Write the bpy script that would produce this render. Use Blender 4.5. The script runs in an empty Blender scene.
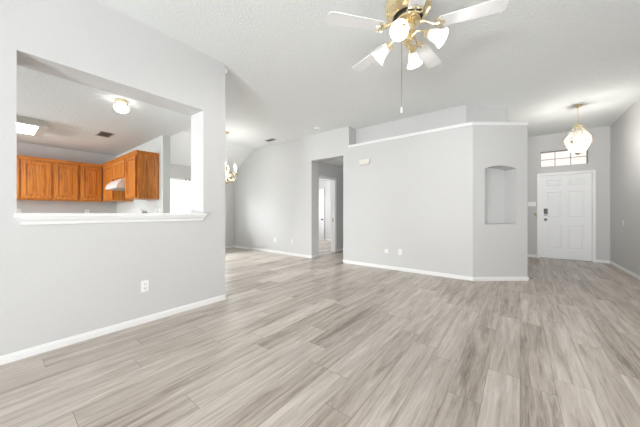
import bpy, bmesh, math, random
from mathutils import Vector, Matrix
random.seed(7)
PI = math.pi
S = bpy.context.scene
COL = S.collection

# ------------------------------------------------------------------ camera
YAW = math.radians(37.9)
cam_d = bpy.data.cameras.new('camera')
cam_d.sensor_width = 36.0
cam_d.lens = 257.0 / 640.0 * 36.0
cam_d.shift_y = -0.0008
cam_d.clip_start = 0.05
cam = bpy.data.objects.new('camera', cam_d)
COL.objects.link(cam)
cam.location = (0, 0, 1.12)
cam.rotation_euler = (PI / 2, 0, YAW)
S.camera = cam

# ------------------------------------------------------------------ world, daylight, exposure
w = bpy.data.worlds.new('world'); S.world = w
w.use_nodes = True
bg = w.node_tree.nodes['Background']
bg.inputs[0].default_value = (0.93, 0.96, 1.0, 1)
bg.inputs[1].default_value = 2.4

def area(name, loc, rot, sx, sy, power, col=(1, 1, 1)):
    d = bpy.data.lights.new(name, 'AREA'); d.shape = 'RECTANGLE'
    d.size = sx; d.size_y = sy; d.energy = power; d.color = col
    o = bpy.data.objects.new(name, d); COL.objects.link(o)
    o.location = loc; o.rotation_euler = rot
    return o
# daylight outside each window, pointing in
area('daylight_rear', (0.10, -4.45, 1.35), (PI / 2, 0, 0), 2.6, 2.3, 115, (0.925, 0.965, 1.0))
area('ceiling_fill_rear', (0.10, -4.40, 0.35), (PI / 2 + 0.6, 0, 0), 2.6, 0.9, 690, (0.925, 0.965, 1.0))  # extra upward lamp, added to brighten the ceiling; no patio is modelled
area('daylight_dining', (-7.80, 3.40, 1.45), (PI / 2, 0, -PI / 2), 2.1, 1.4, 2400, (0.925, 0.965, 1.0))
area('daylight_kitchen', (-5.4, -2.95, 1.6), (PI / 2, 0, 0), 1.8, 1.1, 165, (0.95, 0.975, 1.0))
area('daylight_bedroom', (-8.50, 6.8, 1.5), (PI / 2, 0, -PI / 2), 1.6, 1.3, 200, (0.97, 0.98, 1.0))

S.view_settings.view_transform = 'Standard'
S.view_settings.look = 'None'
S.view_settings.gamma = 1.0
S.view_settings.use_curve_mapping = False
S.view_settings.exposure = -0.11
S.cycles.max_bounces = 12
S.cycles.diffuse_bounces = 7
S.cycles.transparent_max_bounces = 16
S.cycles.caustics_reflective = False
S.cycles.caustics_refractive = False
S.cycles.sample_clamp_indirect = 6.0
S.cycles.use_denoising = True

# ------------------------------------------------------------------ materials
def new_mat(name):
    m = bpy.data.materials.new(name); m.use_nodes = True
    nt = m.node_tree
    return m, nt, nt.nodes['Principled BSDF'], nt.nodes['Material Output']

def simple(name, col, rough=0.5, metal=0.0, spec=0.5, emit=None, estr=0.0, noise=0.0, nscale=30.0):
    m, nt, b, out = new_mat(name)
    b.inputs['Base Color'].default_value = (*col, 1)
    b.inputs['Roughness'].default_value = rough
    b.inputs['Metallic'].default_value = metal
    b.inputs['Specular IOR Level'].default_value = spec
    if emit:
        b.inputs['Emission Color'].default_value = (*emit, 1)
        b.inputs['Emission Strength'].default_value = estr
    tc = nt.nodes.new('ShaderNodeTexCoord')
    n = nt.nodes.new('ShaderNodeTexNoise'); n.inputs['Scale'].default_value = nscale
    nt.links.new(tc.outputs['Object'], n.inputs['Vector'])
    if noise:
        bp = nt.nodes.new('ShaderNodeBump'); bp.inputs['Strength'].default_value = noise
        bp.inputs['Distance'].default_value = 0.004
        nt.links.new(n.outputs['Fac'], bp.inputs['Height'])
        nt.links.new(bp.outputs['Normal'], b.inputs['Normal'])
    return m

def paint(name, col, scale=60, bump=0.25, rough=0.75, dist=0.003):
    m, nt, b, out = new_mat(name)
    b.inputs['Roughness'].default_value = rough
    b.inputs['Specular IOR Level'].default_value = 0.25
    tc = nt.nodes.new('ShaderNodeTexCoord')
    n = nt.nodes.new('ShaderNodeTexNoise'); n.inputs['Scale'].default_value = scale
    n.inputs['Detail'].default_value = 4
    nt.links.new(tc.outputs['Object'], n.inputs['Vector'])
    mx = nt.nodes.new('ShaderNodeMix'); mx.data_type = 'RGBA'
    mx.inputs[6].default_value = (*[c * 0.97 for c in col], 1)
    mx.inputs[7].default_value = (*[min(1, c * 1.03) for c in col], 1)
    nt.links.new(n.outputs['Fac'], mx.inputs[0])
    nt.links.new(mx.outputs[2], b.inputs['Base Color'])
    bp = nt.nodes.new('ShaderNodeBump'); bp.inputs['Strength'].default_value = bump
    bp.inputs['Distance'].default_value = dist
    nt.links.new(n.outputs['Fac'], bp.inputs['Height'])
    nt.links.new(bp.outputs['Normal'], b.inputs['Normal'])
    return m

def ceiling_mat(name, col):
    m, nt, b, out = new_mat(name)
    b.inputs['Roughness'].default_value = 0.9
    b.inputs['Specular IOR Level'].default_value = 0.1
    tc = nt.nodes.new('ShaderNodeTexCoord')
    n = nt.nodes.new('ShaderNodeTexNoise'); n.inputs['Scale'].default_value = 38
    n.inputs['Detail'].default_value = 3; n.inputs['Roughness'].default_value = 0.6
    v = nt.nodes.new('ShaderNodeTexVoronoi'); v.inputs['Scale'].default_value = 55
    nt.links.new(tc.outputs['Object'], n.inputs['Vector'])
    nt.links.new(tc.outputs['Object'], v.inputs['Vector'])
    ad = nt.nodes.new('ShaderNodeMath'); ad.operation = 'ADD'
    nt.links.new(n.outputs['Fac'], ad.inputs[0]); nt.links.new(v.outputs['Distance'], ad.inputs[1])
    mx = nt.nodes.new('ShaderNodeMix'); mx.data_type = 'RGBA'
    mx.inputs[6].default_value = (*[c * 0.94 for c in col], 1)
    mx.inputs[7].default_value = (*[min(1, c * 1.04) for c in col], 1)
    nt.links.new(n.outputs['Fac'], mx.inputs[0])
    nt.links.new(mx.outputs[2], b.inputs['Base Color'])
    bp = nt.nodes.new('ShaderNodeBump'); bp.inputs['Strength'].default_value = 0.55
    bp.inputs['Distance'].default_value = 0.006
    nt.links.new(ad.outputs[0], bp.inputs['Height'])
    nt.links.new(bp.outputs['Normal'], b.inputs['Normal'])
    return m

def floor_mat():
    m, nt, b, out = new_mat('vinyl_planks')
    L = nt.links
    tc = nt.nodes.new('ShaderNodeTexCoord')
    sp = nt.nodes.new('ShaderNodeSeparateXYZ'); L.new(tc.outputs['Object'], sp.inputs[0])
    cb = nt.nodes.new('ShaderNodeCombineXYZ')
    L.new(sp.outputs['Y'], cb.inputs['X']); L.new(sp.outputs['X'], cb.inputs['Y'])
    def M(op, a, b=None, c=None):
        k = nt.nodes.new('ShaderNodeMath'); k.operation = op
        for i_, v_ in enumerate((a, b, c)):
            if v_ is None: continue
            if isinstance(v_, (int, float)): k.inputs[i_].default_value = v_
            else: L.new(v_, k.inputs[i_])
        return k.outputs[0]
    W_, L_ = 0.181, 1.22
    rx = M('DIVIDE', sp.outputs['X'], W_); row = M('FLOOR', rx); fx = M('FRACT', rx)
    wn = nt.nodes.new('ShaderNodeTexWhiteNoise'); wn.noise_dimensions = '1D'; L.new(row, wn.inputs['W'])
    ry = M('ADD', M('DIVIDE', sp.outputs['Y'], L_), M('MULTIPLY', wn.outputs['Value'], 7.3))
    colm = M('FLOOR', ry); fy = M('FRACT', ry)
    wc = nt.nodes.new('ShaderNodeCombineXYZ'); L.new(row, wc.inputs[0]); L.new(colm, wc.inputs[1])
    rnd = nt.nodes.new('ShaderNodeTexWhiteNoise'); rnd.noise_dimensions = '2D'; L.new(wc.outputs[0], rnd.inputs['Vector'])
    ex = M('MULTIPLY', M('MINIMUM', fx, M('SUBTRACT', 1.0, fx)), W_)      # metres to the nearest joint
    ey = M('MULTIPLY', M('MINIMUM', fy, M('SUBTRACT', 1.0, fy)), L_)
    jd = M('LESS_THAN', M('MINIMUM', ex, ey), 0.0016)
    # grain, stretched along the plank and shifted for each plank
    sh = nt.nodes.new('ShaderNodeMath'); sh.operation = 'MULTIPLY'; sh.inputs[1].default_value = 57.0
    L.new(rnd.outputs[0], sh.inputs[0])
    def grain(sx, sy, detail, rough, dist=0.0):
        mp = nt.nodes.new('ShaderNodeCombineXYZ')
        mxx = nt.nodes.new('ShaderNodeMath'); mxx.operation = 'MULTIPLY'; mxx.inputs[1].default_value = sx
        mxy = nt.nodes.new('ShaderNodeMath'); mxy.operation = 'MULTIPLY'; mxy.inputs[1].default_value = sy
        L.new(sp.outputs['X'], mxx.inputs[0]); L.new(sp.outputs['Y'], mxy.inputs[0])
        L.new(mxx.outputs[0], mp.inputs['X']); L.new(mxy.outputs[0], mp.inputs['Y']); L.new(sh.outputs[0], mp.inputs['Z'])
        n = nt.nodes.new('ShaderNodeTexNoise'); n.inputs['Scale'].default_value = 1.0
        n.inputs['Detail'].default_value = detail; n.inputs['Roughness'].default_value = rough
        n.inputs['Distortion'].default_value = dist
        L.new(mp.outputs[0], n.inputs['Vector'])
        return n
    g1 = grain(17.0, 1.35, 5.0, 0.62, 0.7)       # broad cloudy streaks
    g2 = grain(95.0, 5.0, 5.0, 0.7, 0.6)      # fine grain
    def lin(node, out, k, c):
        a = nt.nodes.new('ShaderNodeMath'); a.operation = 'MULTIPLY_ADD'
        a.inputs[1].default_value = k; a.inputs[2].default_value = c
        L.new(node.outputs[out], a.inputs[0]); return a
    a = lin(g1, 'Fac', 1.5, -0.75)
    f2 = lin(g2, 'Fac', 0.9, -0.45)
    r = lin(rnd, 0, 0.36, 0.35)
    s1 = nt.nodes.new('ShaderNodeMath'); s1.operation = 'ADD'; L.new(a.outputs[0], s1.inputs[0]); L.new(f2.outputs[0], s1.inputs[1])
    s2 = nt.nodes.new('ShaderNodeMath'); s2.operation = 'ADD'; L.new(s1.outputs[0], s2.inputs[0]); L.new(r.outputs[0], s2.inputs[1])
    rp = nt.nodes.new('ShaderNodeValToRGB')
    e = rp.color_ramp.elements
    e[0].position = 0.05; e[0].color = (0.19, 0.15, 0.12, 1)
    e[1].position = 0.95; e[1].color = (0.69, 0.63, 0.575, 1)
    k = e.new(0.45); k.color = (0.45, 0.392, 0.34, 1)
    L.new(s2.outputs[0], rp.inputs[0])
    joint = nt.nodes.new('ShaderNodeMix'); joint.data_type = 'RGBA'; joint.blend_type = 'MIX'
    L.new(M('MULTIPLY', jd, 0.7), joint.inputs[0]); L.new(rp.outputs[0], joint.inputs[6])
    joint.inputs[7].default_value = (0.17, 0.14, 0.12, 1)
    L.new(joint.outputs[2], b.inputs['Base Color'])
    ro = lin(g2, 'Fac', 0.16, 0.27)
    L.new(ro.outputs[0], b.inputs['Roughness'])
    b.inputs['Specular IOR Level'].default_value = 0.55
    bp = nt.nodes.new('ShaderNodeBump'); bp.inputs['Strength'].default_value = 0.12; bp.inputs['Distance'].default_value = 0.002
    L.new(g2.outputs['Fac'], bp.inputs['Height']); L.new(bp.outputs['Normal'], b.inputs['Normal'])
    return m

def oak(name, axis='Z'):
    m, nt, b, out = new_mat(name)
    L = nt.links
    tc = nt.nodes.new('ShaderNodeTexCoord')
    mp = nt.nodes.new('ShaderNodeMapping')
    sc = {'Z': (42, 42, 3.0), 'Y': (42, 3.0, 42), 'X': (3.0, 42, 42)}[axis]
    mp.inputs['Scale'].default_value = sc
    L.new(tc.outputs['Object'], mp.inputs[0])
    n = nt.nodes.new('ShaderNodeTexNoise'); n.inputs['Scale'].default_value = 1.0
    n.inputs['Detail'].default_value = 5; n.inputs['Distortion'].default_value = 1.2
    L.new(mp.outputs[0], n.inputs['Vector'])
    rp = nt.nodes.new('ShaderNodeValToRGB'); e = rp.color_ramp.elements
    e[0].position = 0.3; e[0].color = (0.33, 0.088, 0.009, 1)
    e[1].position = 0.72; e[1].color = (0.74, 0.285, 0.05, 1)
    k = e.new(0.5); k.color = (0.57, 0.19, 0.025, 1)
    L.new(n.outputs['Fac'], rp.inputs[0]); L.new(rp.outputs[0], b.inputs['Base Color'])
    b.inputs['Roughness'].default_value = 0.38
    return m

def thin_glass(name, tint=(1, 1, 1)):
    m, nt, b, out = new_mat(name)
    nt.nodes.remove(b)
    t = nt.nodes.new('ShaderNodeBsdfTransparent'); t.inputs[0].default_value = (*tint, 1)
    g = nt.nodes.new('ShaderNodeBsdfGlossy'); g.inputs['Roughness'].default_value = 0.02
    f = nt.nodes.new('ShaderNodeFresnel'); f.inputs[0].default_value = 1.35
    mx = nt.nodes.new('ShaderNodeMixShader')
    nt.links.new(f.outputs[0], mx.inputs[0]); nt.links.new(t.outputs[0], mx.inputs[1]); nt.links.new(g.outputs[0], mx.inputs[2])
    nt.links.new(mx.outputs[0], out.inputs[0])
    return m

def frosted(name, col=(0.95, 0.95, 0.95), trans=0.5, clear=0.0):
    m, nt, b, out = new_mat(name)
    nt.nodes.remove(b)
    d = nt.nodes.new('ShaderNodeBsdfDiffuse'); d.inputs[0].default_value = (*col, 1)
    t = nt.nodes.new('ShaderNodeBsdfTranslucent'); t.inputs[0].default_value = (*col, 1)
    mx = nt.nodes.new('ShaderNodeMixShader'); mx.inputs[0].default_value = trans
    nt.links.new(d.outputs[0], mx.inputs[1]); nt.links.new(t.outputs[0], mx.inputs[2])
    g = nt.nodes.new('ShaderNodeBsdfGlossy'); g.inputs['Roughness'].default_value = 0.15
    m2 = nt.nodes.new('ShaderNodeMixShader'); m2.inputs[0].default_value = 0.06
    nt.links.new(mx.outputs[0], m2.inputs[1]); nt.links.new(g.outputs[0], m2.inputs[2])
    tr = nt.nodes.new('ShaderNodeBsdfTransparent')
    m3 = nt.nodes.new('ShaderNodeMixShader'); m3.inputs[0].default_value = clear
    nt.links.new(m2.outputs[0], m3.inputs[1]); nt.links.new(tr.outputs[0], m3.inputs[2])
    nt.links.new(m3.outputs[0], out.inputs[0])
    return m

WALL = paint('wall_paint', (0.64, 0.637, 0.63))
KWALL = paint('kitchen_wall_paint', (0.70, 0.745, 0.725))
CEIL = ceiling_mat('ceiling_texture', (0.84, 0.86, 0.85))
KCEIL = ceiling_mat('kitchen_ceiling_bounce_tint', (0.79, 0.825, 0.83))  # cooler copy of the ceiling colour, tinted to cancel warm bounced light
FLOOR = floor_mat()
TRIM = simple('white_trim', (0.88, 0.88, 0.875), 0.35)
DOORW = simple('white_door_paint', (0.87, 0.875, 0.88), 0.4)
OAK = oak('oak', 'Z'); OAKH = oak('oak_rail', 'Y'); OAKX = oak('oak_rail_along', 'X')
BRASS = simple('polished_brass', (0.95, 0.80, 0.50), 0.22, 1.0)
BRASSD = simple('antique_brass', (0.42, 0.33, 0.18), 0.3, 1.0)
BLACK = simple('black_plastic', (0.012, 0.012, 0.013), 0.35)
DARK = simple('gap_shade', (0.05, 0.045, 0.04), 0.7)  # near-black painted in for shade in outlet slots and behind louvres
NICKEL = simple('satin_nickel', (0.24, 0.235, 0.23), 0.3, 1.0)
WHITEP = simple('white_plastic', (0.90, 0.90, 0.89), 0.35)
IVORY = simple('ivory_plastic', (0.68, 0.65, 0.56), 0.4)
CREAM = simple('cream_plastic', (0.78, 0.75, 0.68), 0.4)
ENAMEL = simple('white_enamel', (0.82, 0.83, 0.83), 0.22)
BLADE = simple('white_blade_laminate', (0.90, 0.90, 0.90), 0.4)
GREYM = simple('grey_vent_metal', (0.36, 0.35, 0.33), 0.5)
FIXT = simple('painted_fixture_frame', (0.62, 0.60, 0.55), 0.6)
GLASS = thin_glass('window_glass')
FROST = frosted('frosted_glass', (0.84, 0.84, 0.83), 0.45, 0.12)
BEVELG = frosted('bevelled_glass', (0.95, 0.96, 0.97), 0.6, 0.90)
OPAL = frosted('opal_glass', (0.97, 0.95, 0.9), 0.6)
BLINDM = frosted('blind_vinyl', (0.92, 0.92, 0.92), 0.38)
CRYSTAL = thin_glass('crystal', (0.95, 0.93, 0.88))
BULB = simple('lit_bulb', (1, 1, 1), 0.4, emit=(1.0, 0.97, 0.92), estr=2.5)
BULBW = simple('lit_warm_bulb', (1, 1, 1), 0.4, emit=(1.0, 0.93, 0.80), estr=5.0)
TUBE = simple('lit_diffuser', (0.95, 0.95, 0.95), 0.4, emit=(0.96, 1.0, 1.0), estr=10.0)
BRICKT = simple('porch_stucco', (0.80, 0.69, 0.62), 0.9, noise=0.5)
CONC = simple('outdoor_concrete', (0.45, 0.44, 0.42), 0.9, noise=0.3)

# ------------------------------------------------------------------ mesh helpers
class MB:
    def __init__(self): self.bm = bmesh.new()
    def box(self, x0, x1, y0, y1, z0, z1, mat=None):
        v = [self.bm.verts.new(p) for p in ((x0, y0, z0), (x1, y0, z0), (x1, y1, z0), (x0, y1, z0), (x0, y0, z1), (x1, y0, z1), (x1, y1, z1), (x0, y1, z1))]
        for f in ((0, 3, 2, 1), (4, 5, 6, 7), (0, 1, 5, 4), (1, 2, 6, 5), (2, 3, 7, 6), (3, 0, 4, 7)):
            self.bm.faces.new([v[i] for i in f])
        if mat is not None:
            for q in v: q.co = mat @ q.co
        return self
    def prism(self, pts, fn, d0, d1):
        """pts 2D outline; fn(a, b, d) -> 3D; extruded from d0 to d1"""
        A = [self.bm.verts.new(fn(a, b, d0)) for a, b in pts]
        B = [self.bm.verts.new(fn(a, b, d1)) for a, b in pts]
        n = len(pts)
        self.bm.faces.new(A); self.bm.faces.new(list(reversed(B)))
        for i in range(n):
            self.bm.faces.new([A[i], B[i], B[(i + 1) % n], A[(i + 1) % n]])
        return self
    def plan(self, pts, z0, z1): return self.prism(pts, lambda a, b, d: (a, b, d), z0, z1)
    def lathe(self, prof, n=24, mat=None, cap=True, ribs=0, ribamp=0.0):
        rings = []
        for r, z in prof:
            ring = []
            for i in range(n):
                a = 2 * PI * i / n
                rr = r * (1 + ribamp * math.cos(ribs * a)) if ribs else r
                p = Vector((rr * math.cos(a), rr * math.sin(a), z))
                ring.append(self.bm.verts.new(mat @ p if mat else p))
            rings.append(ring)
        for a, b in zip(rings, rings[1:]):
            for i in range(n):
                self.bm.faces.new([a[i], a[(i + 1) % n], b[(i + 1) % n], b[i]])
        if cap:
            self.bm.faces.new(list(reversed(rings[0]))); self.bm.faces.new(rings[-1])
        return self
    def tube(self, pts, r, n=8, closed=False):
        pts = [Vector(p) for p in pts]; rings = []
        N = len(pts)
        for i, p in enumerate(pts):
            if closed: t = pts[(i + 1) % N] - pts[(i - 1) % N]
            else: t = pts[min(i + 1, N - 1)] - pts[max(i - 1, 0)]
            t.normalize()
            up = Vector((0, 0, 1)) if abs(t.z) < 0.9 else Vector((1, 0, 0))
            u = t.cross(up).normalized(); v = t.cross(u)
            rr = r[i] if isinstance(r, (list, tuple)) else r
            rings.append([self.bm.verts.new(p + rr * (math.cos(2 * PI * k / n) * u + math.sin(2 * PI * k / n) * v)) for k in range(n)])
        pairs = list(zip(rings, rings[1:])) + ([(rings[-1], rings[0])] if closed else [])
        for a, b in pairs:
            for k in range(n):
                self.bm.faces.new([a[k], a[(k + 1) % n], b[(k + 1) % n], b[k]])
        if not closed:
            self.bm.faces.new(list(reversed(rings[0]))); self.bm.faces.new(rings[-1])
        return self
    def sphere(self, c, r, sz=1.0, n=16):
        bmesh.ops.create_uvsphere(self.bm, u_segments=n, v_segments=max(6, n // 2), radius=r,
                                  matrix=Matrix.Translation(c) @ Matrix.Diagonal((1, 1, sz, 1)))
        return self
    def build(self, name, mat, parent=None, bevel=0.0, smooth=False, label=None, mw=None):
        bmesh.ops.recalc_face_normals(self.bm, faces=self.bm.faces)
        me = bpy.data.meshes.new(name); self.bm.to_mesh(me); self.bm.free()
        me.materials.append(mat)
        o = bpy.data.objects.new(name, me); COL.objects.link(o)
        if smooth:
            for p in me.polygons: p.use_smooth = True
            me.set_sharp_from_angle(angle=math.radians(40))
        if bevel:
            md = o.modifiers.new('edge', 'BEVEL'); md.width = bevel; md.segments = 2; md.limit_method = 'ANGLE'
        if parent: o.parent = parent
        if label: o['label'] = label
        return o

def struct(o):
    o['kind'] = 'structure'; return o
def thing(name, label, cat, loc=(0, 0, 0), rz=0.0, group=None):
    o = bpy.data.objects.new(name, None); COL.objects.link(o)
    o.empty_display_size = 0.05
    o.location = loc; o.rotation_euler = (0, 0, rz)
    o['label'] = label; o['category'] = cat
    if group: o['group'] = group
    return o
def tag(o, label, cat, group=None):
    o['label'] = label; o['category'] = cat
    if group: o['group'] = group
    return o

# ------------------------------------------------------------------ key dimensions
XL, XR = -3.03, 1.58           # living side of the left wall, entry right wall
XF = -7.37                     # kitchen / dining outer wall
YB = 4.90                      # partition and dining back wall plane
YD = 8.45                      # front door wall
YR = -4.00                     # rear (window) wall
CH, KH, HH = 3.05, 2.44, 2.48  # ceilings: living, kitchen, hall
A = Vector((-0.615, 4.90)); B = Vector((0.097, 5.482))
T = (B - A).normalized(); N = Vector((-T.y, T.x))
LN = (B - A).length

# ------------------------------------------------------------------ floor and ceilings
struct(MB().box(-8.4, 1.75, -4.2, 8.62, -0.08, 0.0).build('floor', FLOOR))
m = MB().box(-6.31, 1.75, -4.2, 8.62, CH, CH + 0.1)
sl = (CH - KH) / (6.31 + XF)     # negative run
m.prism([(-6.31, CH), (-6.31, CH + 0.1), (-7.5, KH + 0.1 - 0.07), (-7.5, KH - 0.075)], lambda a, b, d: (a, d, b), 1.80, 5.0)
struct(m.build('ceiling', CEIL))
struct(MB().box(XF - 0.12, -3.34, -2.6, 1.80, KH, KH + 0.12).box(-4.77, -3.34, 1.80, 1.915, KH, KH + 0.02).build('ceiling_kitchen', KCEIL))
struct(MB().box(-8.4, -3.05, 5.19, 8.6, HH, HH + 0.1).build('ceiling_hall', CEIL))

# ------------------------------------------------------------------ walls
# left wall with the kitchen pass-through
m = MB()
m.box(XL - 0.31, XL, YR, 0.125, 0, CH); m.box(XL - 0.31, XL, 1.59, 1.885, 0, CH)
m.box(XL - 0.31, XL, 0.125, 1.59, 0, 1.085); m.box(XL - 0.31, XL, 0.125, 1.59, 2.365, CH)
struct(m.build('wall_left', WALL))
# wall between kitchen and dining, its header over the passage
m = MB().box(XF, -4.77, 1.80, 1.915, 0, CH); m.box(-4.77, -3.34, 1.80, 1.915, KH + 0.02, CH)
struct(m.build('wall_kitchen_right', KWALL))
# outer wall of kitchen and dining, opening for the dining window
WY0, WY1, WZ0, WZ1 = 2.42, 4.40, 0.85, 2.075
m = MB()
m.box(XF - 0.13, XF, -2.6, WY0, 0, 2.60); m.box(XF - 0.13, XF, WY1, 5.17, 0, 2.60)
m.box(XF - 0.13, XF, WY0, WY1, 0, WZ0); m.box(XF - 0.13, XF, WY0, WY1, WZ1, 2.60)
struct(m.build('wall_far', WALL))
# kitchen end wall with a window
m = MB()
m.box(XF - 0.1, -6.3, -2.7, -2.55, 0, KH); m.box(-4.5, -3.03, -2.7, -2.55, 0, KH)
m.box(-6.3, -4.5, -2.7, -2.55, 0, 1.1); m.box(-6.3, -4.5, -2.7, -2.55, 2.1, KH)
struct(m.build('wall_kitchen_left', KWALL))
# dining back wall, doorway header, pier
m = MB()
m.box(-8.4, -4.08, YB, 5.19, 0, CH + 0.05); m.box(-4.08, -3.15, YB, 5.19, 2.42, CH + 0.05); m.box(-3.15, -3.0, YB, 5.20, 0, CH + 0.05)
struct(m.build('wall_back', WALL))
# half-height partition and the angled niche wall
Ab = A + 0.33 * N
struct(MB().plan([(-3.0, YB), tuple(A), tuple(Ab), (Ab.x, 5.2), (-3.0, 5.2)], 0, 2.575).build('wall_partition', WALL))
ns0, ns1, nz0, nzs, nzc = 0.205, 0.73, 0.935, 1.858, 1.907
def nf(a, b, d): q = A + a * T + d * N; return (q.x, q.y, b)
m = MB(); DP = 0.25
m.prism([(0, 0), (ns0, 0), (ns0, 2.575), (0, 2.575)], nf, 0, DP)
m.prism([(ns1, 0), (LN, 0), (LN, 2.575), (ns1, 2.575)], nf, 0, DP)
m.prism([(ns0, 0), (ns1, 0), (ns1, nz0), (ns0, nz0)], nf, 0, DP)
arc = []
c = (ns1 - ns0) / 2; hgt = nzc - nzs; Rr = (c * c + hgt * hgt) / (2 * hgt)
for i in range(15):
    s = -c + 2 * c * i / 14
    arc.append((ns0 + c + s, nzc - Rr + math.sqrt(Rr * Rr - s * s)))
for (a0, b0), (a1, b1) in zip(arc, arc[1:]):
    m.prism([(a0, b0), (a1, b1), (a1, 2.575), (a0, 2.575)], nf, 0, DP)
m.prism([(0, 0), (LN, 0), (LN, 2.575), (0, 2.575)], nf, DP, 0.40)
bmesh.ops.remove_doubles(m.bm, verts=m.bm.verts, dist=1e-5)
struct(m.build('wall_niche', WALL))
# wall behind the plant shelf running on into the entry
C1 = (-0.755, 5.215); C2 = (-0.205, 5.81)
struct(MB().plan([(-3.0, 5.2), (C1[0], 5.2), C1, C2, (-0.205, YD), (-0.33, YD), (-0.33, 5.9), (-0.82, 5.36), (-3.0, 5.34)], 0, CH + 0.05).build('wall_shelf_back', WALL))
# front door wall
DX0, DX1, DZ = 0.385, 1.308, 2.055
TX0, TX1, TZ0, TZ1 = 0.40, 1.235, 2.262, 2.635
m = MB()
m.box(-0.35, DX0, YD, YD + 0.15, 0, CH); m.box(DX1, XR + 0.15, YD, YD + 0.15, 0, CH)
m.box(DX0, DX1, YD, YD + 0.15, DZ, TZ0); m.box(DX0, DX1, YD, YD + 0.15, TZ1, CH)
m.box(DX0, TX0, YD, YD + 0.15, TZ0, TZ1); m.box(TX1, DX1, YD, YD + 0.15, TZ0, TZ1)
struct(m.build('wall_front', WALL))
struct(MB().box(XR, XR + 0.15, YR - 0.15, YD, 0, CH).build('wall_right', WALL))
# rear wall with the wide window behind the camera
RX0, RX1, RZ0, RZ1 = -1.15, 1.35, 0.25, 2.45
m = MB()
m.box(XL - 0.31, RX0, YR - 0.15, YR, 0, CH); m.box(RX1, XR, YR - 0.15, YR, 0, CH)
m.box(RX0, RX1, YR - 0.15, YR, 0, RZ0); m.box(RX0, RX1, YR - 0.15, YR, RZ1, CH)
struct(m.build('wall_rear', WALL))
# hall and bedroom beyond the doorway
HX = -4.20
m = MB()
m.box(HX - 0.12, HX, 5.19, 5.30, 0, HH); m.box(HX - 0.12, HX, 6.10, 8.45, 0, HH); m.box(HX - 0.12, HX, 5.30, 6.10, 2.075, HH)
struct(m.build('wall_hall_left', WALL))
struct(MB().box(-3.15, -3.03, 5.20, 8.45, 0, HH).build('wall_hall_right', WALL))
BX0, BX1 = -7.18, -6.40
m = MB()
m.box(-8.4, BX0, YD, YD + 0.15, 0, HH); m.box(BX1, -3.03, YD, YD + 0.15, 0, HH); m.box(BX0, BX1, YD, YD + 0.15, 2.06, HH)
struct(m.build('wall_bedroom_back', WALL))
m = MB()
m.box(-8.4, -8.25, 5.19, 6.1, 0, HH); m.box(-8.4, -8.25, 7.5, YD, 0, HH); m.box(-8.4, -8.25, 6.1, 7.5, 0, 0.9); m.box(-8.4, -8.25, 6.1, 7.5, 2.1, HH)
struct(m.build('wall_bedroom_left', WALL))

# ------------------------------------------------------------------ baseboards
BH, BT = 0.064, 0.013
def base_run(m, p, q, inw):
    """baseboard from p to q along a wall; inw = unit normal into the room"""
    p, q, n = Vector(p), Vector(q), Vector(inw)
    prof = [(0, 0), (BT, 0), (BT, BH * 0.72), (BT * 0.62, BH * 0.80), (BT * 0.62, BH * 0.93), (BT * 0.3, BH), (0, BH)]
    t = (q - p)
    m.prism(prof, lambda a, b, d: ((p + t * d + n * a).x, (p + t * d + n * a).y, b), 0, 1)
def baseboard(name, runs):
    m = MB()
    for r in runs: base_run(m, *r)
    return struct(m.build(name, TRIM))
baseboard('baseboard_left', [((XL, YR), (XL, 1.898), (1, 0)), ((XL + 0.013, 1.885), (XL - 0.31, 1.885), (0, 1)), ((XL - .31, 1.80), (XL - .31, YR), (-1, 0))])
baseboard('baseboard_back', [((XF, YB), (-4.07, YB), (0, -1)), ((-4.08, YB - 0.013), (-4.08, 5.19), (1, 0))])
baseboard('baseboard_far', [((XF, 1.915), (XF, YB), (1, 0))])
baseboard('baseboard_partition', [((-3.15, 5.19), (-3.15, YB - 0.013), (-1, 0)), ((-3.163, YB), (A.x + 0.005, YB), (0, -1))])
e = B + T * 0.013
baseboard('baseboard_niche', [((A.x - 0.003, A.y - 0.0), tuple(e), (-N.x, -N.y)), (tuple(B - N * 0.013), tuple(B + 0.42 * N), (T.x, T.y))])
baseboard('baseboard_front', [((-0.2, YD), (0.333, YD), (0, -1)), ((1.36, YD), (XR, YD), (0, -1))])
baseboard('baseboard_right', [((XR, YD), (XR, YR), (-1, 0))])
baseboard('baseboard_entry', [((-0.205, 5.85), (-0.205, YD), (1, 0))])
baseboard('baseboard_hall', [((HX, 6.15), (HX, YD), (1, 0)), ((HX, 5.19), (HX, 5.255), (1, 0))])
baseboard('baseboard_bedroom', [((BX1 + 0.07, YD), (HX - 0.12, YD), (0, -1)), ((-8.25, YD), (BX0 - .07, YD), (0, -1)), ((HX - .12, YD), (HX - .12, 6.15), (-1, 0))])
baseboard('baseboard_rear', [((XL, YR), (XR, YR), (0, 1))])

# ------------------------------------------------------------------ trims: pass-through sill, plant-shelf cap
m = MB().box(XL - 0.345, XL + 0.05, 0.112, 1.612, 1.088, 1.1175)
m.prism([(XL, 1.088), (XL + 0.038, 1.088), (XL + 0.034, 1.070), (XL + 0.018, 1.052), (XL + 0.015, 1.028), (XL, 1.026)],
        lambda a, b, d: (a, (0.125 if d < 0.5 else 1.60) + (1 if d < 0.5 else -1) * (1.088 - b) * 0.35, b), 0, 1)
struct(m.build('trim_1', TRIM, bevel=0.004))
q1 = A - 0.022 * N; q2 = B - 0.022 * N + 0.006 * T; q3 = B + 0.40 * N + 0.006 * T; q4 = A + 0.40 * N
kx = A.x + 0.010
struct(MB().plan([(-3.0, YB - 0.022), (kx - 0.02, YB - 0.022), tuple(q2), tuple(q3), tuple(q4), (-3.0, 5.2)], 2.572, 2.624).build('trim_2', TRIM, bevel=0.004))

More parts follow.
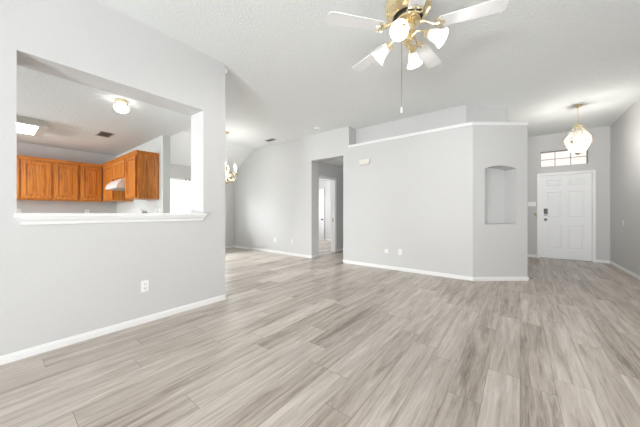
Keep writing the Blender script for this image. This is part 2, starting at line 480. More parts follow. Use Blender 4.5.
# ------------------------------------------------------------------ windows
def window(name, axis, pos, a0, a1, z0, z1, nx, nz, fw, mw, inward, framemat=TRIM, depth=0.07):
    """axis 'x': plane x=pos spanning y a0..a1 ; axis 'y': plane y=pos spanning x a0..a1. inward = +-1"""
    def bx(m, u0, u1, w0, w1, d0, d1):
        p0, p1 = sorted((pos + d0 * inward, pos + d1 * inward))
        if axis == 'x': m.box(p0, p1, u0, u1, w0, w1)
        else: m.box(u0, u1, p0, p1, w0, w1)
    m = MB(); h = depth / 2
    bx(m, a0, a0 + fw, z0, z1, -h, h); bx(m, a1 - fw, a1, z0, z1, -h, h)
    bx(m, a0 + fw, a1 - fw, z0, z0 + fw, -h, h); bx(m, a0 + fw, a1 - fw, z1 - fw, z1, -h, h)
    fr = struct(m.build(name, framemat))
    m = MB()
    for i in range(1, nx):
        c = a0 + (a1 - a0) * i / nx; bx(m, c - mw / 2, c + mw / 2, z0 + fw, z1 - fw, -0.012, 0.012)
    for i in range(1, nz):
        c = z0 + (z1 - z0) * i / nz; bx(m, a0 + fw, a1 - fw, c - mw / 2, c + mw / 2, -0.012, 0.012)
    if nx * nz > 1: m.build('muntin', framemat, fr)
    else: m.bm.free()
    m = MB(); bx(m, a0 + fw, a1 - fw, z0 + fw, z1 - fw, -0.002, 0.002); m.build('glass', GLASS, fr)
    return fr
GREYF = simple('grey_window_frame', (0.30, 0.30, 0.31), 0.5)
window('window_1', 'y', YD + 0.10, TX0, TX1, TZ0, TZ1, 3, 2, 0.012, 0.014, -1, GREYF, 0.05)
window('window_2', 'x', XF - 0.09, WY0, WY1, WZ0, WZ1, 2, 1, 0.04, 0.04, 1)
window('window_3', 'y', YR - 0.08, RX0, RX1, RZ0, RZ1, 3, 1, 0.05, 0.06, 1)
window('window_4', 'y', -2.63, -6.3, -4.5, 1.1, 2.1, 2, 1, 0.04, 0.04, 1)
window('window_5', 'x', -8.33, 6.1, 7.5, 0.9, 2.1, 2, 1, 0.04, 0.04, 1)

# ------------------------------------------------------------------ doors
def panel_door(name, width, height, thick, mat):
    """six-panel door; local x 0..width, y 0 (front, facing -y) .. thick"""
    m = MB()
    st = 0.115; mid = 0.10
    pw = (width - 2 * st - mid) / 2
    rows = [(0.24, 0.94), (1.06, 1.60), (1.72, height - 0.12)]
    rows = [(0.225, 0.80), (0.985, 1.62), (1.735, height - 0.115)]
    cols = [(st, st + pw), (st + pw + mid, width - st)]
    # face built as a grid with recessed, raised-field panels
    xs = sorted({0, width, *[c for p in cols for c in p]}); zs = sorted({0, height, *[c for p in rows for c in p]})
    V = {(x, z): m.bm.verts.new((x, 0, z)) for x in xs for z in zs}
    for x0, x1 in zip(xs, xs[1:]):
        for z0, z1 in zip(zs, zs[1:]):
            q = [V[x0, z0], V[x1, z0], V[x1, z1], V[x0, z1]]
            if (x0, x1) in cols and (z0, z1) in rows:
                prev = q
                for ins, dep in ((0.010, 0.010), (0.030, 0.010), (0.055, 0.003)):
                    nq = [m.bm.verts.new(p) for p in ((x0 + ins, dep, z0 + ins), (x1 - ins, dep, z0 + ins), (x1 - ins, dep, z1 - ins), (x0 + ins, dep, z1 - ins))]
                    for i in range(4): m.bm.faces.new([prev[i], prev[(i + 1) % 4], nq[(i + 1) % 4], nq[i]])
                    prev = nq
                m.bm.faces.new(prev)
            else: m.bm.faces.new(q)
    # body behind the face
    bk = [m.bm.verts.new(p) for p in ((0, thick, 0), (width, thick, 0), (width, thick, height), (0, thick, height))]
    m.bm.faces.new(bk)
    edge = lambda seq, b0, b1: m.bm.faces.new(seq + [b1, b0])
    edge([V[x, 0] for x in xs], bk[0], bk[1]); edge([V[x, height] for x in xs], bk[3], bk[2])
    edge([V[0, z] for z in zs], bk[0], bk[3]); edge([V[width, z] for z in zs], bk[1], bk[2])
    return m.build(name, mat)
def casing(name, axis, pos, a0, a1, ztop, wd, th, sgn, parent=None):
    """door casing with a stepped face round an opening a0..a1"""
    m = MB()
    def bx(u0, u1, z0, z1, t):
        p0, p1 = sorted((pos, pos + sgn * t))
        if axis == 'x': m.box(p0, p1, u0, u1, z0, z1)
        else: m.box(u0, u1, p0, p1, z0, z1)
    for t, k in ((th, wd), (th * 1.45, wd * 0.45)):
        bx(a0 - wd, a0 - wd + k, 0, ztop + wd, t); bx(a1 + wd - k, a1 + wd, 0, ztop + wd, t)
        bx(a0 - wd + k, a1 + wd - k, ztop + wd - k, ztop + wd, t)
    return struct(m.build(name, TRIM))
door = struct(panel_door('door_1', 0.903, 2.030, 0.045, DOORW)); door.location = (0.395, YD + 0.035, 0.012)
casing('trim_3', 'y', YD, 0.387, 1.306, 2.052, 0.05, 0.014, -1)
m = MB(); m.box(0.372, 0.390, YD + 0.001, YD + 0.14, 0, 2.056); m.box(1.303, 1.32, YD + 0.001, YD + 0.14, 0, 2.056); m.box(0.39, 1.303, YD + 0.001, YD + 0.14, 2.046, 2.062)
struct(m.build('trim_4', TRIM))
# front door hardware
hx = 0.105
dk = MB().box(hx - 0.034, hx + 0.036, -0.024, 0.0, 1.085, 1.215).build('keypad', BLACK, door, bevel=0.006, label='black keypad of the deadbolt')
MB().box(hx - 0.034, hx + 0.034, -0.020, 0.0, 1.045, 1.084).build('deadbolt', NICKEL, door, bevel=0.01)
mt = Matrix.Translation((hx, 0, 0.945)) @ Matrix.Rotation(PI / 2, 4, 'X')
MB().lathe([(0.034, 0), (0.033, 0.008), (0.014, 0.014), (0.013, 0.03), (0.026, 0.040), (0.031, 0.055), (0.026, 0.068), (0.01, 0.073)], 20, mt).build('door_knob', NICKEL, door, smooth=True)
m = MB().lathe([(0.010, 0), (0.012, 0.004), (0.006, 0.008)], 12, Matrix.Translation((0.903 / 2, 0, 1.56)) @ Matrix.Rotation(PI / 2, 4, 'X')); m.build('peephole', BRASS, door)
struct(MB().box(0.39, 1.303, YD - 0.012, YD + 0.09, 0.0, 0.012).build('trim_5', NICKEL))
# casing and door of the room off the hall
casing('trim_6', 'x', HX, 5.32, 6.08, 2.055, 0.065, 0.014, 1)
casing('trim_7', 'x', HX - 0.12, 5.32, 6.08, 2.055, 0.065, 0.014, -1)
m = MB(); m.box(HX - 0.119, HX - 0.001, 5.30, 5.32, 0, 2.06); m.box(HX - 0.119, HX - 0.001, 6.08, 6.10, 0, 2.06)
m.box(HX - 0.119, HX - 0.001, 5.32, 6.08, 2.055, 2.075)
j = struct(m.build('trim_8', TRIM))
MB().box(HX - 0.075, HX - 0.045, 6.073, 6.08, 0.87, 0.97).build('strike_plate', BRASSD, j, label='dark brass strike plate')
d2 = struct(panel_door('door_2', 0.77, 2.03, 0.04, DOORW)); d2.location = (BX0 + 0.005, YD + 0.02, 0.02)
casing('trim_9', 'y', YD, BX0, BX1, 2.055, 0.06, 0.014, -1)
mt = Matrix.Translation((0.77 - 0.07, 0, 0.83)) @ Matrix.Rotation(PI / 2, 4, 'X')
MB().lathe([(0.034, 0), (0.033, 0.008), (0.014, 0.014), (0.013, 0.03), (0.028, 0.042), (0.031, 0.055), (0.02, 0.07)], 16, mt).build('door_knob', BLACK, d2, smooth=True, label='dark round door knob')

# ------------------------------------------------------------------ outside: porch and ground
struct(MB().box(-12, 6, -8, 14, -0.25, -0.12).build('ground', CONC))
struct(MB().box(-1.5, 3.5, 10.6, 10.8, -0.12, 6.0).build('wall_porch', BRICKT))

# ------------------------------------------------------------------ ceiling fan
FC = (-0.76, 2.20, CH); FZ = 2.685
fan = thing('ceiling_fan', 'white five-bladed ceiling fan with brass housing and four lit tulip lamps', 'ceiling fan', (FC[0], FC[1], CH))
fz = FZ - CH
MB().lathe([(0.075, 0), (0.085, -0.03), (0.07, -0.05), (0.075, -0.07), (0.14, -0.085), (0.178, -0.11), (0.19, -0.14), (0.19, -0.19), (0.182, -0.215), (0.165, -0.225), (0.15, -0.245), (0.125, -0.255), (0.12, -0.24)], 40).build('motor_housing', BRASS, fan, smooth=True)
MB().lathe([(0.116, -0.235), (0.118, -0.272), (0.10, -0.276)], 28).build('flywheel', BLACK, fan, label='black flywheel under the housing')
MB().lathe([(0.104, -0.270), (0.104, -0.300), (0.085, -0.312), (0.045, -0.318)], 28).build('hub_plate', BRASS, fan, smooth=True)
def rounded(x0, x1, w0, w1, r, k=6):
    pts = []
    for cx, cy, a0 in ((x1 - r, w1 / 2 - r, 0), (x0 + r * .6, w0 / 2 - r * .6, PI / 2), (x0 + r * .6, -w0 / 2 + r * .6, PI), (x1 - r, -w1 / 2 + r, 3 * PI / 2)):
        rr = r if cx > (x0 + x1) / 2 else r * .6
        for i in range(k + 1):
            a = a0 + PI / 2 * i / k
            pts.append((cx + rr * math.cos(a), cy + rr * math.sin(a)))
    return pts
blade_m = iron_m = None
for k in range(5):
    ang = math.radians(14 + 72 * k)
    rot = Matrix.Rotation(ang, 4, 'Z')
    if k == 0:
        m = MB(); tilt = Matrix.Rotation(math.radians(-4), 4, 'X')
        m.prism(rounded(0.235, 0.71, 0.115, 0.142, 0.035), lambda a, b, d: tuple(tilt @ Vector((a, b, d))), -0.003, 0.003)
        bl = m.build('blade', BLADE, fan); blade_m = bl.data
        m = MB()
        m.tube([(0.10, 0, 0.045), (0.15, 0, 0.03), (0.20, 0, -0.005), (0.245, 0, -0.012)], [0.011, 0.010, 0.009, 0.009], 8)
        for s in (-1, 1):
            arcp = [(0.215, 0, -0.008), (0.222, s * .025, -0.010), (0.215, s * 0.045, -0.012), (0.232, s * 0.058, -0.013), (0.258, s * 0.052, -0.014), (0.268, s * 0.033, -0.013), (0.256, s * 0.018, -0.012), (0.276, s * 0.008, -0.012), (0.286, 0, -0.012)]
            m.tube([tuple(tilt @ Vector(p)) for p in arcp], 0.0058, 6)
        ir = m.build('blade_iron', BRASS, bl, smooth=True, label='scrolled brass blade iron'); iron_m = ir.data
    else:
        bl = bpy.data.objects.new('blade', blade_m); COL.objects.link(bl); bl.parent = fan
        ir = bpy.data.objects.new('blade_iron', iron_m); COL.objects.link(ir); ir.parent = bl; ir['label'] = 'scrolled brass blade iron'
    bl.location = (0, 0, fz); bl.rotation_euler = (0, 0, ang)
# light kit
lk = MB().lathe([(0.045, -0.30), (0.062, -0.325), (0.062, -0.385), (0.05, -0.405), (0.028, -0.415), (0.036, -0.44), (0.045, -0.455), (0.036, -0.475), (0.016, -0.485), (0.020, -0.505), (0.006, -0.520)], 24).build('light_kit', BRASS, fan, smooth=True)
shade_m = None
for k in range(4):
    ang = YAW + math.radians(-122 + 90 * k)
    d = Vector((math.cos(ang), math.sin(ang), 0))
    c0 = Vector((0, 0, -0.43)); el = c0 + d * 0.125 + Vector((0, 0, 0.018)); tip = c0 + d * 0.155 + Vector((0, 0, -0.012))
    m = MB().tube([tuple(c0 + d * 0.03), tuple(c0 + d * 0.075 + Vector((0, 0, 0.028))), tuple(el), tuple(tip)], 0.0075, 8)
    m.build('arm', BRASS, lk, smooth=True)
    ax = (d * 0.80 + Vector((0, 0, -0.60))).normalized()
    q = Vector((0, 0, 1)).rotation_difference(ax).to_matrix().to_4x4()
    M = Matrix.Translation(tip) @ q
    sh = MB().lathe([(0.024, 0.012), (0.028, 0.02), (0.036, 0.04), (0.040, 0.065), (0.044, 0.09), (0.055, 0.115), (0.066, 0.13), (0.064, 0.131), (0.053, 0.114), (0.042, 0.09), (0.038, 0.065), (0.034, 0.04)], 36, cap=False, ribs=12, ribamp=0.018)
    so = sh.build('lamp_shade', FROST, fan, smooth=True, label='frosted ribbed tulip glass shade'); so.matrix_local = M @ Matrix.Scale(1.12, 4)
    MB().lathe([(0.012, -0.012), (0.026, -0.008), (0.028, 0.022), (0.02, 0.03)], 16).build('socket_cup', BRASS, so, smooth=True)
    MB().sphere((0, 0, 0.075), 0.027, 1.25, 16).lathe([(0.012, 0.028), (0.018, 0.05)], 12).build('bulb', BULB, so, smooth=True)
    pl = bpy.data.lights.new('fan_bulb_light', 'SPOT'); pl.energy = 45.0; pl.color = (1, 0.975, 0.94); pl.shadow_soft_size = 0.03
    pl.spot_size = math.radians(100); pl.spot_blend = 0.7
    po = bpy.data.objects.new('fan_bulb_light', pl); COL.objects.link(po); po.parent = so; po.location = (0, 0, 0.12); po.rotation_euler = (PI, 0, 0)
    pl = bpy.data.lights.new('fan_bulb_glow', 'POINT'); pl.energy = 1.9; pl.color = (1, 0.975, 0.94); pl.shadow_soft_size = 0.03
    po = bpy.data.objects.new('fan_bulb_glow', pl); COL.objects.link(po); po.parent = so; po.location = (0, 0, 0.13)
rv = Vector((math.cos(YAW), math.sin(YAW), 0))
ch = MB().tube([(rv.x * -.05, rv.y * -.05, -0.40), (rv.x * -.053, rv.y * -.053, -1.03)], 0.0022, 6).build('pull_chain', NICKEL, fan)
MB().lathe([(0.003, -1.02), (0.008, -1.035), (0.0095, -1.06), (0.006, -1.072)], 10, Matrix.Translation((rv.x * -.053, rv.y * -.053, 0))).build('pull_knob', WHITEP, ch, smooth=True, label='white pull knob')
MB().tube([(rv.x * .055, rv.y * .055, -0.40), (rv.x * .055, rv.y * .055, -0.50)], 0.002, 6).build('pull_chain', BRASS, fan)

# ------------------------------------------------------------------ entry pendant lantern
PX, PY = 0.82, 6.49
pen = thing('pendant_lantern', 'faceted glass lantern with brass ribs hanging before the front door', 'pendant light', (PX, PY, CH))
MB().lathe([(0.066, 0), (0.068, -0.008), (0.055, -0.018), (0.02, -0.026), (0.012, -0.045)], 24).build('canopy', BRASS, pen, smooth=True)
m = MB(); z = -0.045; k = 0
while z > -0.34:
    pts = []
    for i in range(10):
        a = 2 * PI * i / 10; u = 0.010 * math.cos(a); vv = 0.021 * math.sin(a)
        pts.append((u, 0, z - 0.017 + vv) if k % 2 == 0 else (0, u, z - 0.017 + vv))
    m.tube(pts, 0.0034, 5, closed=True); z -= 0.032; k += 1
m.build('chain', BRASS, pen)
prof = [(0.062, -0.385), (0.196, -0.60), (0.196, -0.665), (0.105, -0.825), (0.05, -0.855)]
m = MB().lathe([(0.012, -0.335), (0.03, -0.345), (0.05, -0.36), (0.068, -0.385), (0.064, -0.395), (0.03, -0.39)], 18); m.build('top_cap', BRASS, pen, smooth=True)
NS = 8
MB().lathe(prof, NS, Matrix.Rotation(0.25, 4, 'Z'), cap=False).build('glass_shade', BEVELG, pen)
m = MB()
for i in range(NS):
    a = 0.25 + 2 * PI * i / NS
    m.tube([(r * math.cos(a), r * math.sin(a), z) for r, z in prof], 0.0050, 6)
for r, z in (prof[1], prof[2], prof[3]):
    m.tube([(r * math.cos(0.25 + 2 * PI * i / NS), r * math.sin(0.25 + 2 * PI * i / NS), z) for i in range(NS)], 0.0042, 6, closed=True)
m.lathe([(0.052, -0.853), (0.052, -0.862), (0.02, -0.87), (0.008, -0.885)], 16)
m.build('frame', BRASSD, pen, label='slim brass frame of the lantern')
for i in range(3):
    a = 2 * PI * i / 3
    b_ = MB().sphere((0.045 * math.cos(a), 0.045 * math.sin(a), -0.60), 0.024, 1.6, 14).build('bulb', BULBW, pen, smooth=True)
    MB().lathe([(0.012, -0.565), (0.012, -0.40)], 10, Matrix.Translation((0.045 * math.cos(a), 0.045 * math.sin(a), 0))).build('socket', BRASS, b_)
pl = bpy.data.lights.new('pendant_light', 'POINT'); pl.energy = 31; pl.color = (1, 0.96, 0.9); pl.shadow_soft_size = 0.06
po = bpy.data.objects.new('pendant_light', pl); COL.objects.link(po); po.parent = pen; po.location = (0, 0, -0.775)

# ------------------------------------------------------------------ dining chandelier
cx, cy = -5.52, 3.47
cha = thing('chandelier', 'brass candle chandelier hanging over the dining area', 'chandelier', (cx, cy, CH))
MB().lathe([(0.06, 0), (0.062, -0.01), (0.045, -0.028), (0.012, -0.04)], 20).build('canopy', BRASSD, cha, smooth=True)
m = MB(); z = -0.04; k = 0
while z > -0.80:
    pts = []
    for i in range(8):
        a = 2 * PI * i / 8; u = 0.008 * math.cos(a); vv = 0.02 * math.sin(a)
        pts.append((u, 0, z - 0.016 + vv) if k % 2 == 0 else (0, u, z - 0.016 + vv))
    m.tube(pts, 0.003, 5, closed=True); z -= 0.030; k += 1
m.build('chain', WHITEP, cha, label='pale chain')
MB().lathe([(0.008, -0.79), (0.02, -0.82), (0.03, -0.86), (0.015, -0.90), (0.012, -1.0), (0.035, -1.05), (0.05, -1.09), (0.03, -1.14), (0.015, -1.16), (0.034, -1.185), (0.036, -1.205), (0.012, -1.235)], 20).build('column', BRASSD, cha, smooth=True)
for k in range(6):
    a = math.radians(20 + 60 * k); d = Vector((math.cos(a), math.sin(a), 0))
    P = lambda r, z: tuple(d * r + Vector((0, 0, z)))
    arm = MB().tube([P(0.03, -1.08), P(0.08, -1.15), P(0.15, -1.16), P(0.21, -1.10), P(0.225, -1.02), P(0.225, -0.98)], 0.008, 8)
    arm.tube([P(0.04, -1.06), P(0.08, -1.01), P(0.12, -1.03), P(0.11, -1.07), P(0.085, -1.06)], 0.005, 6)
    ao = arm.build('arm', BRASS, cha, smooth=True)
    mt = Matrix.Translation(d * 0.225)
    MB().lathe([(0.01, -1.0), (0.045, -0.975), (0.05, -0.965), (0.012, -0.96)], 16, mt).build('bobeche', CRYSTAL, ao, smooth=True)
    MB().lathe([(0.013, -0.965), (0.013, -0.87)], 12, mt).build('candle', WHITEP, ao, smooth=True, label='white candle sleeve')
    MB().lathe([(0.012, -0.872), (0.022, -0.845), (0.020, -0.81), (0.008, -0.772), (0.002, -0.755)], 14, mt).build('bulb', BULB, ao, smooth=True)
    for j in range(3):
        m = MB(); b2 = a + 2 * PI * j / 3; m.lathe([(0.001, -0.985), (0.011, -1.01), (0.009, -1.03), (0.001, -1.055)], 6, Matrix.Translation(d * 0.225 + Vector((math.cos(b2) * .042, math.sin(b2) * .042, 0))))
        m.build('crystal_drop', BRASSD if j else CRYSTAL, ao)
pl = bpy.data.lights.new('chandelier_light', 'POINT'); pl.energy = 32; pl.color = (1, 0.97, 0.93); pl.shadow_soft_size = 0.24
po = bpy.data.objects.new('chandelier_light', pl); COL.objects.link(po); po.parent = cha; po.location = (0, 0, -0.93)

# ------------------------------------------------------------------ kitchen lights and vents
gl = thing('globe_light', 'round opal glass globe light with brass base on kitchen ceiling', 'ceiling light', (-3.70, 0.95, KH))
MB().lathe([(0.062, 0), (0.066, -0.012), (0.062, -0.034), (0.05, -0.042)], 24).build('base', BRASS, gl, smooth=True)
go = MB().sphere((0, 0, -0.088), 0.074, 0.72, 24).build('glass_globe', simple('lit_opal_globe', (0.97, 0.95, 0.9), 0.3, emit=(1.0, 0.95, 0.86), estr=7.0), gl, smooth=True)
fl = thing('fluorescent_fixture', 'boxed fluorescent light with glowing panel on kitchen ceiling', 'ceiling light', (-5.70, -0.35, KH))
m = MB()
hx_, y0, y1, dz = 0.375, -0.75, 0.86, -0.10
m.box(-hx_, hx_, y1 - 0.085, y1, dz, dz + 0.02); m.box(-hx_, hx_, y0, y0 + 0.085, dz, dz + 0.02)
m.box(-hx_, -hx_ + 0.05, y0 + 0.085, y1 - 0.085, dz, dz + 0.02); m.box(hx_ - 0.05, hx_, y0 + 0.085, y1 - 0.085, dz, dz + 0.02)
m.box(-hx_ + .03, hx_ - .03, y1 - 0.05, y1 - 0.02, dz + 0.02, 0); m.box(-hx_ + .03, hx_ - .03, y0 + 0.02, y0 + 0.05, dz + 0.02, 0)
m.box(hx_ - 0.05, hx_ - .03, y0 + 0.05, y1 - 0.05, dz + 0.02, 0); m.box(-hx_ + .03, -hx_ + .05, y0 + 0.05, y1 - 0.05, dz + 0.02, 0)
m.build('frame', FIXT, fl)
MB().box(-hx_ + 0.05, hx_ - 0.05, y0 + 0.085, y1 - 0.085, dz + 0.006, dz + 0.016).build('diffuser', TUBE, fl, label='glowing white diffuser panel')
def vent(label, loc, rz, lx, ly, mat_slat):
    v = thing('ceiling_vent', label, 'vent', loc, rz)
    m = MB(); b = 0.02
    m.box(-lx, lx, -ly, -ly + b, -0.008, 0); m.box(-lx, lx, ly - b, ly, -0.008, 0); m.box(-lx, -lx + b, -ly + b, ly - b, -0.008, 0); m.box(lx - b, lx, -ly + b, ly - b, -0.008, 0)
    m.build('frame', FIXT, v)
    m = MB(); n = 7
    for i in range(n):
        yy = -ly + b + (2 * ly - 2 * b) * (i + .5) / n
        m.box(-lx + b, lx - b, -0.007, 0.007, -0.0008, 0.0008, Matrix.Translation((0, yy, -0.006)) @ Matrix.Rotation(0.7, 4, 'X'))
    m.build('louvre', mat_slat, v)
    MB().box(-lx + b, lx - b, -ly + b, ly - b, -0.0012, -0.0002).build('vent_shade_sheet', DARK, v, label='dark sheet painted for the shade behind the louvres')  # thin dark sheet stands in for the shaded hollow above the louvres
    return v
vent('dark louvred air vent on kitchen ceiling above the oak cabinets', (-5.49, 1.185, KH), 0.0, 0.19, 0.10, GREYM)
vent('louvred grey air vent on ceiling near the dining back wall', (-5.21, 4.55, CH), 0.0, 0.17, 0.08, GREYM)
sd = thing('smoke_detector', 'round white smoke detector on ceiling before the doorway', 'smoke detector', (-3.64, 4.56, CH))
MB().lathe([(0.065, 0), (0.066, -0.012), (0.055, -0.016), (0.054, -0.03), (0.04, -0.036)], 24).build('body', WHITEP, sd, smooth=True)
MB().lathe([(0.02, -0.035), (0.018, -0.040)], 12).build('button', GREYM, sd)
se = thing('motion_sensor', 'small white motion sensor high on the end of the pass-through wall', 'sensor', (-3.075, 1.885, 2.985))
MB().box(-0.035, 0.035, 0.0, 0.035, -0.035, 0.035).build('housing', WHITEP, se, bevel=0.008)
MB().box(-0.022, 0.022, 0.035, 0.05, -0.028, 0.005).build('lens', GREYM, se, bevel=0.004)

# ------------------------------------------------------------------ kitchen upper cabinets
CZ0, CZ1, CD = 1.362, 2.115, 0.318
def cab_door(name, w, h, parent, x, z):
    """framed door with a recessed field; local x along the run, front at y = -0.02"""
    m = MB(); f = 0.055
    q0 = [(0, 0), (w, 0), (w, h), (0, h)]
    def ring(ins, y): return [m.bm.verts.new((px + (ins if px == 0 else -ins), y, pz + (ins if pz == 0 else -ins))) for px, pz in q0]
    R = [ring(0.018, 0), ring(0.0, -0.020), ring(0.004, -0.027), ring(f, -0.027), ring(f + 0.006, -0.010), ring(f + 0.014, -0.010), ring(f + 0.040, -0.018)]
    for a_, b_ in zip(R, R[1:]):
        for i in range(4): m.bm.faces.new([a_[i], a_[(i + 1) % 4], b_[(i + 1) % 4], b_[i]])
    m.bm.faces.new(R[-1]); m.bm.faces.new(list(reversed(R[0])))
    o = m.build('door', OAK, parent); o.location = (x, 0, z)
    return o
def cabinet(label, origin, rz, width, doors, z0=CZ0, z1=CZ1, crown_ret=False, group=None):
    """local x along the run, y=0 the face frame, +y back to the wall, z absolute"""
    c = thing('upper_cabinet', label, 'cabinet', (origin[0], origin[1], 0), rz, group)
    MB().box(0, width, 0.0, CD - 0.003, z0, z1).build('cabinet_body', OAK, c)
    for d0, d1 in doors: cab_door('door', d1 - d0, z1 - z0 - 0.065, c, d0, z0 + 0.022)
    x1 = width + (0.022 if crown_ret else 0)
    m = MB().prism([(0.0, z1 - 0.022), (-0.008, z1 - 0.018), (-0.012, z1), (-0.024, z1 + 0.018), (-0.026, z1 + 0.032), (0.0, z1 + 0.032)], lambda a, b, d: (d, a, b), 0, x1)
    if crown_ret:
        m.prism([(width, z1 - 0.022), (width + 0.008, z1 - 0.018), (width + 0.012, z1), (width + 0.02, z1 + 0.018), (width + 0.022, z1 + 0.032), (width, z1 + 0.032)], lambda a, b, d: (a, d, b), 0, CD)
    m.build('crown_moulding', OAKX, c)
    return c
XC = XF + CD                       # face plane of the far run; its run axis is +y
far = math.pi / 2
g = 'oak cabinets along the kitchen far wall'
def farcab(label, ya, yb, doors):
    cabinet(label, (XC, ya), far, yb - ya, [(a - ya, b - ya) for a, b in doors], group=g)
# far run faces +x: rotate so that local -y looks along +x
farcab('oak wall cabinet cut off by the left edge of the pass-through', -0.42, 0.331, [(-0.40, -0.045), (-0.008, 0.318)])
farcab('two-door oak wall cabinet in the middle of the kitchen far wall', 0.333, 1.112, [(0.345, 0.720), (0.758, 1.090)])
farcab('single-door oak wall cabinet in the kitchen corner beside the hood', 1.114, 1.482, [(1.130, 1.462)])
YC = 1.80 - CD                     # face plane of the right-hand run, facing -y
g2 = 'oak cabinets around the range hood'
cabinet('narrow full-height oak wall cabinet left of the range hood', (-7.025, YC), 0, 0.803, [(0.185, 0.785)], group=g2)
cabinet('short two-door oak cabinet above the range hood', (-6.22, YC), 0, 0.728, [(0.015, 0.355), (0.372, 0.712)], z0=1.742, group=g2)
cabinet('full-height oak cabinet with exposed side panel right of the range hood', (-5.49, YC), 0, 0.552, [(0.03, 0.525)], crown_ret=True, group=g2)

# ------------------------------------------------------------------ range hood and range
hd = thing('range_hood', 'white under-cabinet range hood between the oak cabinets', 'range hood', (-6.216, YC, 0))
prof = [(CD, 1.740), (-0.0, 1.740), (-0.03, 1.732), (-0.07, 1.705), (-0.11, 1.660), (-0.135, 1.605), (-0.14, 1.560), (CD, 1.560)]
MB().prism(prof, lambda a, b, d: (d, a, b), 0, 0.72).build('hood_body', ENAMEL, hd)
MB().box(0.05, 0.67, -0.09, 0.25, 1.553, 1.5599).build('filter', GREYM, hd, label='grey grease filter underneath')
rg = thing('range', 'white kitchen range with curved backguard below the hood', 'stove', (-6.216, 1.13, 0))
MB().box(0, 0.75, 0.0, 0.655, 0.0, 0.905).build('body', ENAMEL, rg, bevel=0.006)
MB().box(0.05, 0.70, -0.02, -0.0005, 0.25, 0.72).build('oven_door', ENAMEL, rg, bevel=0.006)
pts = [(0.02, 0.905), (0.73, 0.905), (0.735, 1.12), (0.70, 1.165), (0.60, 1.186), (0.15, 1.186), (0.05, 1.165), (0.015, 1.12)]
MB().prism(pts, lambda a, b, d: (a, d, b), 0.59, 0.655).build('backguard', ENAMEL, rg)
MB().box(0.738, 0.752, 0.585, 0.66, 0.905, 1.145).build('end_cap', GREYM, rg, label='grey end cap of the backguard')
for px in (0.2, 0.55):
    for py in (0.17, 0.43):
        MB().lathe([(0.085, 0.905), (0.085, 0.915), (0.07, 0.917)], 20, Matrix.Translation((px, py, 0))).build('burner', BLACK, rg)

# ------------------------------------------------------------------ wall plates
def plate(name, label, cat, loc, normal, w=0.072, h=0.116, mat=WHITEP, kind='outlet', group=None, smat=None):
    ang = math.atan2(normal[1], normal[0]) + PI / 2         # local -y looks along the normal
    p = thing(name, label, cat, loc, ang, group)
    MB().box(-w / 2, w / 2, -0.006, 0, -h / 2, h / 2).build('plate', mat, p, bevel=0.002)
    smat = smat or mat
    if kind == 'outlet':
        for dz in (-0.021, 0.021):
            s = MB().box(-0.017, 0.017, -0.009, -0.0061, dz - 0.015, dz + 0.015).build('receptacle', smat, p, bevel=0.004)
            m = MB(); m.box(-0.009, -0.006, -0.0096, -0.0091, dz - 0.005, dz + 0.007); m.box(0.006, 0.009, -0.0096, -0.0091, dz - 0.005, dz + 0.007); m.box(-0.003, 0.003, -0.0096, -0.0091, dz - 0.012, dz - 0.008)
            m.build('slot', DARK, s)
    elif kind == 'switch':
        n = max(1, round(w / 0.06))
        for i in range(n):
            xx = (i - (n - 1) / 2) * 0.046
            MB().box(xx - 0.005, xx + 0.005, -0.016, -0.0061, -0.011, 0.011).build('toggle', smat, p, bevel=0.002)
    elif kind == 'cable':
        MB().lathe([(0.007, 0.0061), (0.007, 0.011), (0.0045, 0.011), (0.0045, 0.018)], 12, Matrix.Rotation(PI / 2, 4, 'X')).build('connector', BRASSD, p)
    return p
plate('wall_outlet', 'white duplex outlet low on the left wall beneath the pass-through', 'outlet', (XL, 0.976, 0.373), (1, 0))
plate('wall_outlet', 'left white outlet low on the dining back wall', 'outlet', (-5.41, YB, 0.365), (0, -1))
plate('wall_outlet', 'right white outlet low on dining back wall, nearer the doorway', 'outlet', (-4.75, YB, 0.375), (0, -1))
plate('wall_outlet', 'ivory outlet low on partition wall, leftmost of the three plates', 'outlet', (-2.315, YB, 0.385), (0, -1), mat=IVORY)
plate('cable_plate', 'pale cable plate low on partition wall, middle of the three plates', 'cable plate', (-2.12, YB, 0.357), (0, -1), w=0.07, h=0.075, mat=WHITEP, kind='cable')
plate('wall_outlet', 'white outlet low on partition wall, rightmost of the three plates', 'outlet', (-1.843, YB, 0.361), (0, -1))
plate('light_switch', 'ivory light switch on the inner side of pass-through opening', 'switch', (-3.17, 1.59, 1.255), (0, -1), mat=CREAM, kind='switch')
plate('light_switch', 'wide white three-toggle light switch beside the front door', 'switch', (0.235, YD, 1.345), (0, -1), w=0.16, kind='switch')
plate('wall_outlet', 'white outlet on the right entry wall near the front door', 'outlet', (XR, 7.53, 0.93), (-1, 0), h=0.12)
plate('wall_outlet', 'white outlet under the cabinets at left edge of the pass-through', 'outlet', (XF, 0.325, 1.14), (1, 0), h=0.11)
plate('wall_outlet', 'white outlet under the corner cabinet on the kitchen far wall', 'outlet', (XF, 1.287, 1.14), (1, 0), h=0.11)
plate('wall_outlet', 'white outlet under the cabinet side panel, nearer the range', 'outlet', (-5.07, 1.80, 1.14), (0, -1), h=0.11)
plate('light_switch', 'white switch under the cabinet side panel, nearer the wall end', 'switch', (-4.90, 1.80, 1.14), (0, -1), h=0.11, kind='switch')
dc = thing('door_chime', 'cream rectangular door chime high on the partition wall', 'door chime', (-2.60, YB, 2.205))
MB().box(-0.115, 0.115, -0.045, 0, -0.05, 0.05).build('cover', CREAM, dc, bevel=0.008)
MB().box(-0.10, 0.10, -0.040, -0.004, -0.062, -0.05).build('grille', IVORY, dc)
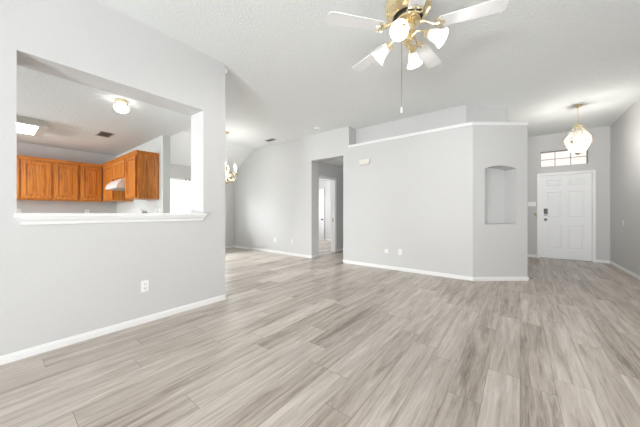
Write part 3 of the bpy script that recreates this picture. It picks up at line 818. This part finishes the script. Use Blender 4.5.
# brass latch beside the door, door stop at the corner
kn = thing('door_latch', 'small antique brass latch on wall just left of the front door', 'latch', (0.306, YD, 1.085))
MB().lathe([(0.03, 0), (0.03, 0.006), (0.012, 0.012), (0.012, 0.03), (0.026, 0.04), (0.028, 0.052), (0.015, 0.064)], 18, Matrix.Rotation(PI / 2, 4, 'X')).build('knob', BRASSD, kn, smooth=True)
ds = thing('door_stop', 'small spring door stop sticking out of baseboard below the niche wall end', 'door stop', (B.x + 0.03, B.y + 0.03, 0.033), math.atan2(T.y, T.x))
pts = [(0.0 + 0.062 * i / 60, 0.0055 * math.cos(i * 0.75), 0.0055 * math.sin(i * 0.75)) for i in range(61)]
MB().tube(pts, 0.0018, 5).build('spring', NICKEL, ds)
MB().lathe([(0.010, 0.060), (0.010, 0.075)], 12, Matrix.Rotation(PI / 2, 4, 'Y')).build('rubber_tip', WHITEP, ds, label='white rubber tip')

# ------------------------------------------------------------------ dining window blinds
def blind(label, y0, y1):
    b = thing('window_blind', label, 'blind', (XF, (y0 + y1) / 2, 0), 0, 'closed white blinds on the dining window')
    h = (y1 - y0) / 2
    MB().box(-0.055, 0.0 - 0.002, -h, h, 2.022, 2.072).build('headrail', WHITEP, b)
    m = MB(); n = 46; top, bot = 2.015, WZ0 + 0.03
    for i in range(n):
        z = top - (top - bot) * i / (n - 1)
        m.box(-0.0125, 0.0125, -h + 0.005, h - 0.005, -0.0006, 0.0006, Matrix.Translation((-0.03, 0, z)) @ Matrix.Rotation(math.radians(78), 4, 'Y'))
    m.build('slats', BLINDM, b)
    MB().box(-0.045, -0.015, -h + 0.005, h - 0.005, WZ0 + 0.003, WZ0 + 0.018).build('bottom_rail', WHITEP, b)
    for s in (-1, 1):
        MB().box(-0.0019, 0.010, s * (h - 0.05) - 0.014, s * (h - 0.05) + 0.014, 2.02, 2.075).build('bracket', GREYM, b)
    return b
blind('white slatted blind on the dining window seen beside the kitchen wall end', 2.425, 3.407)
blind('white slatted blind on the dining window half hidden by the pass-through jamb', 3.413, 4.395)
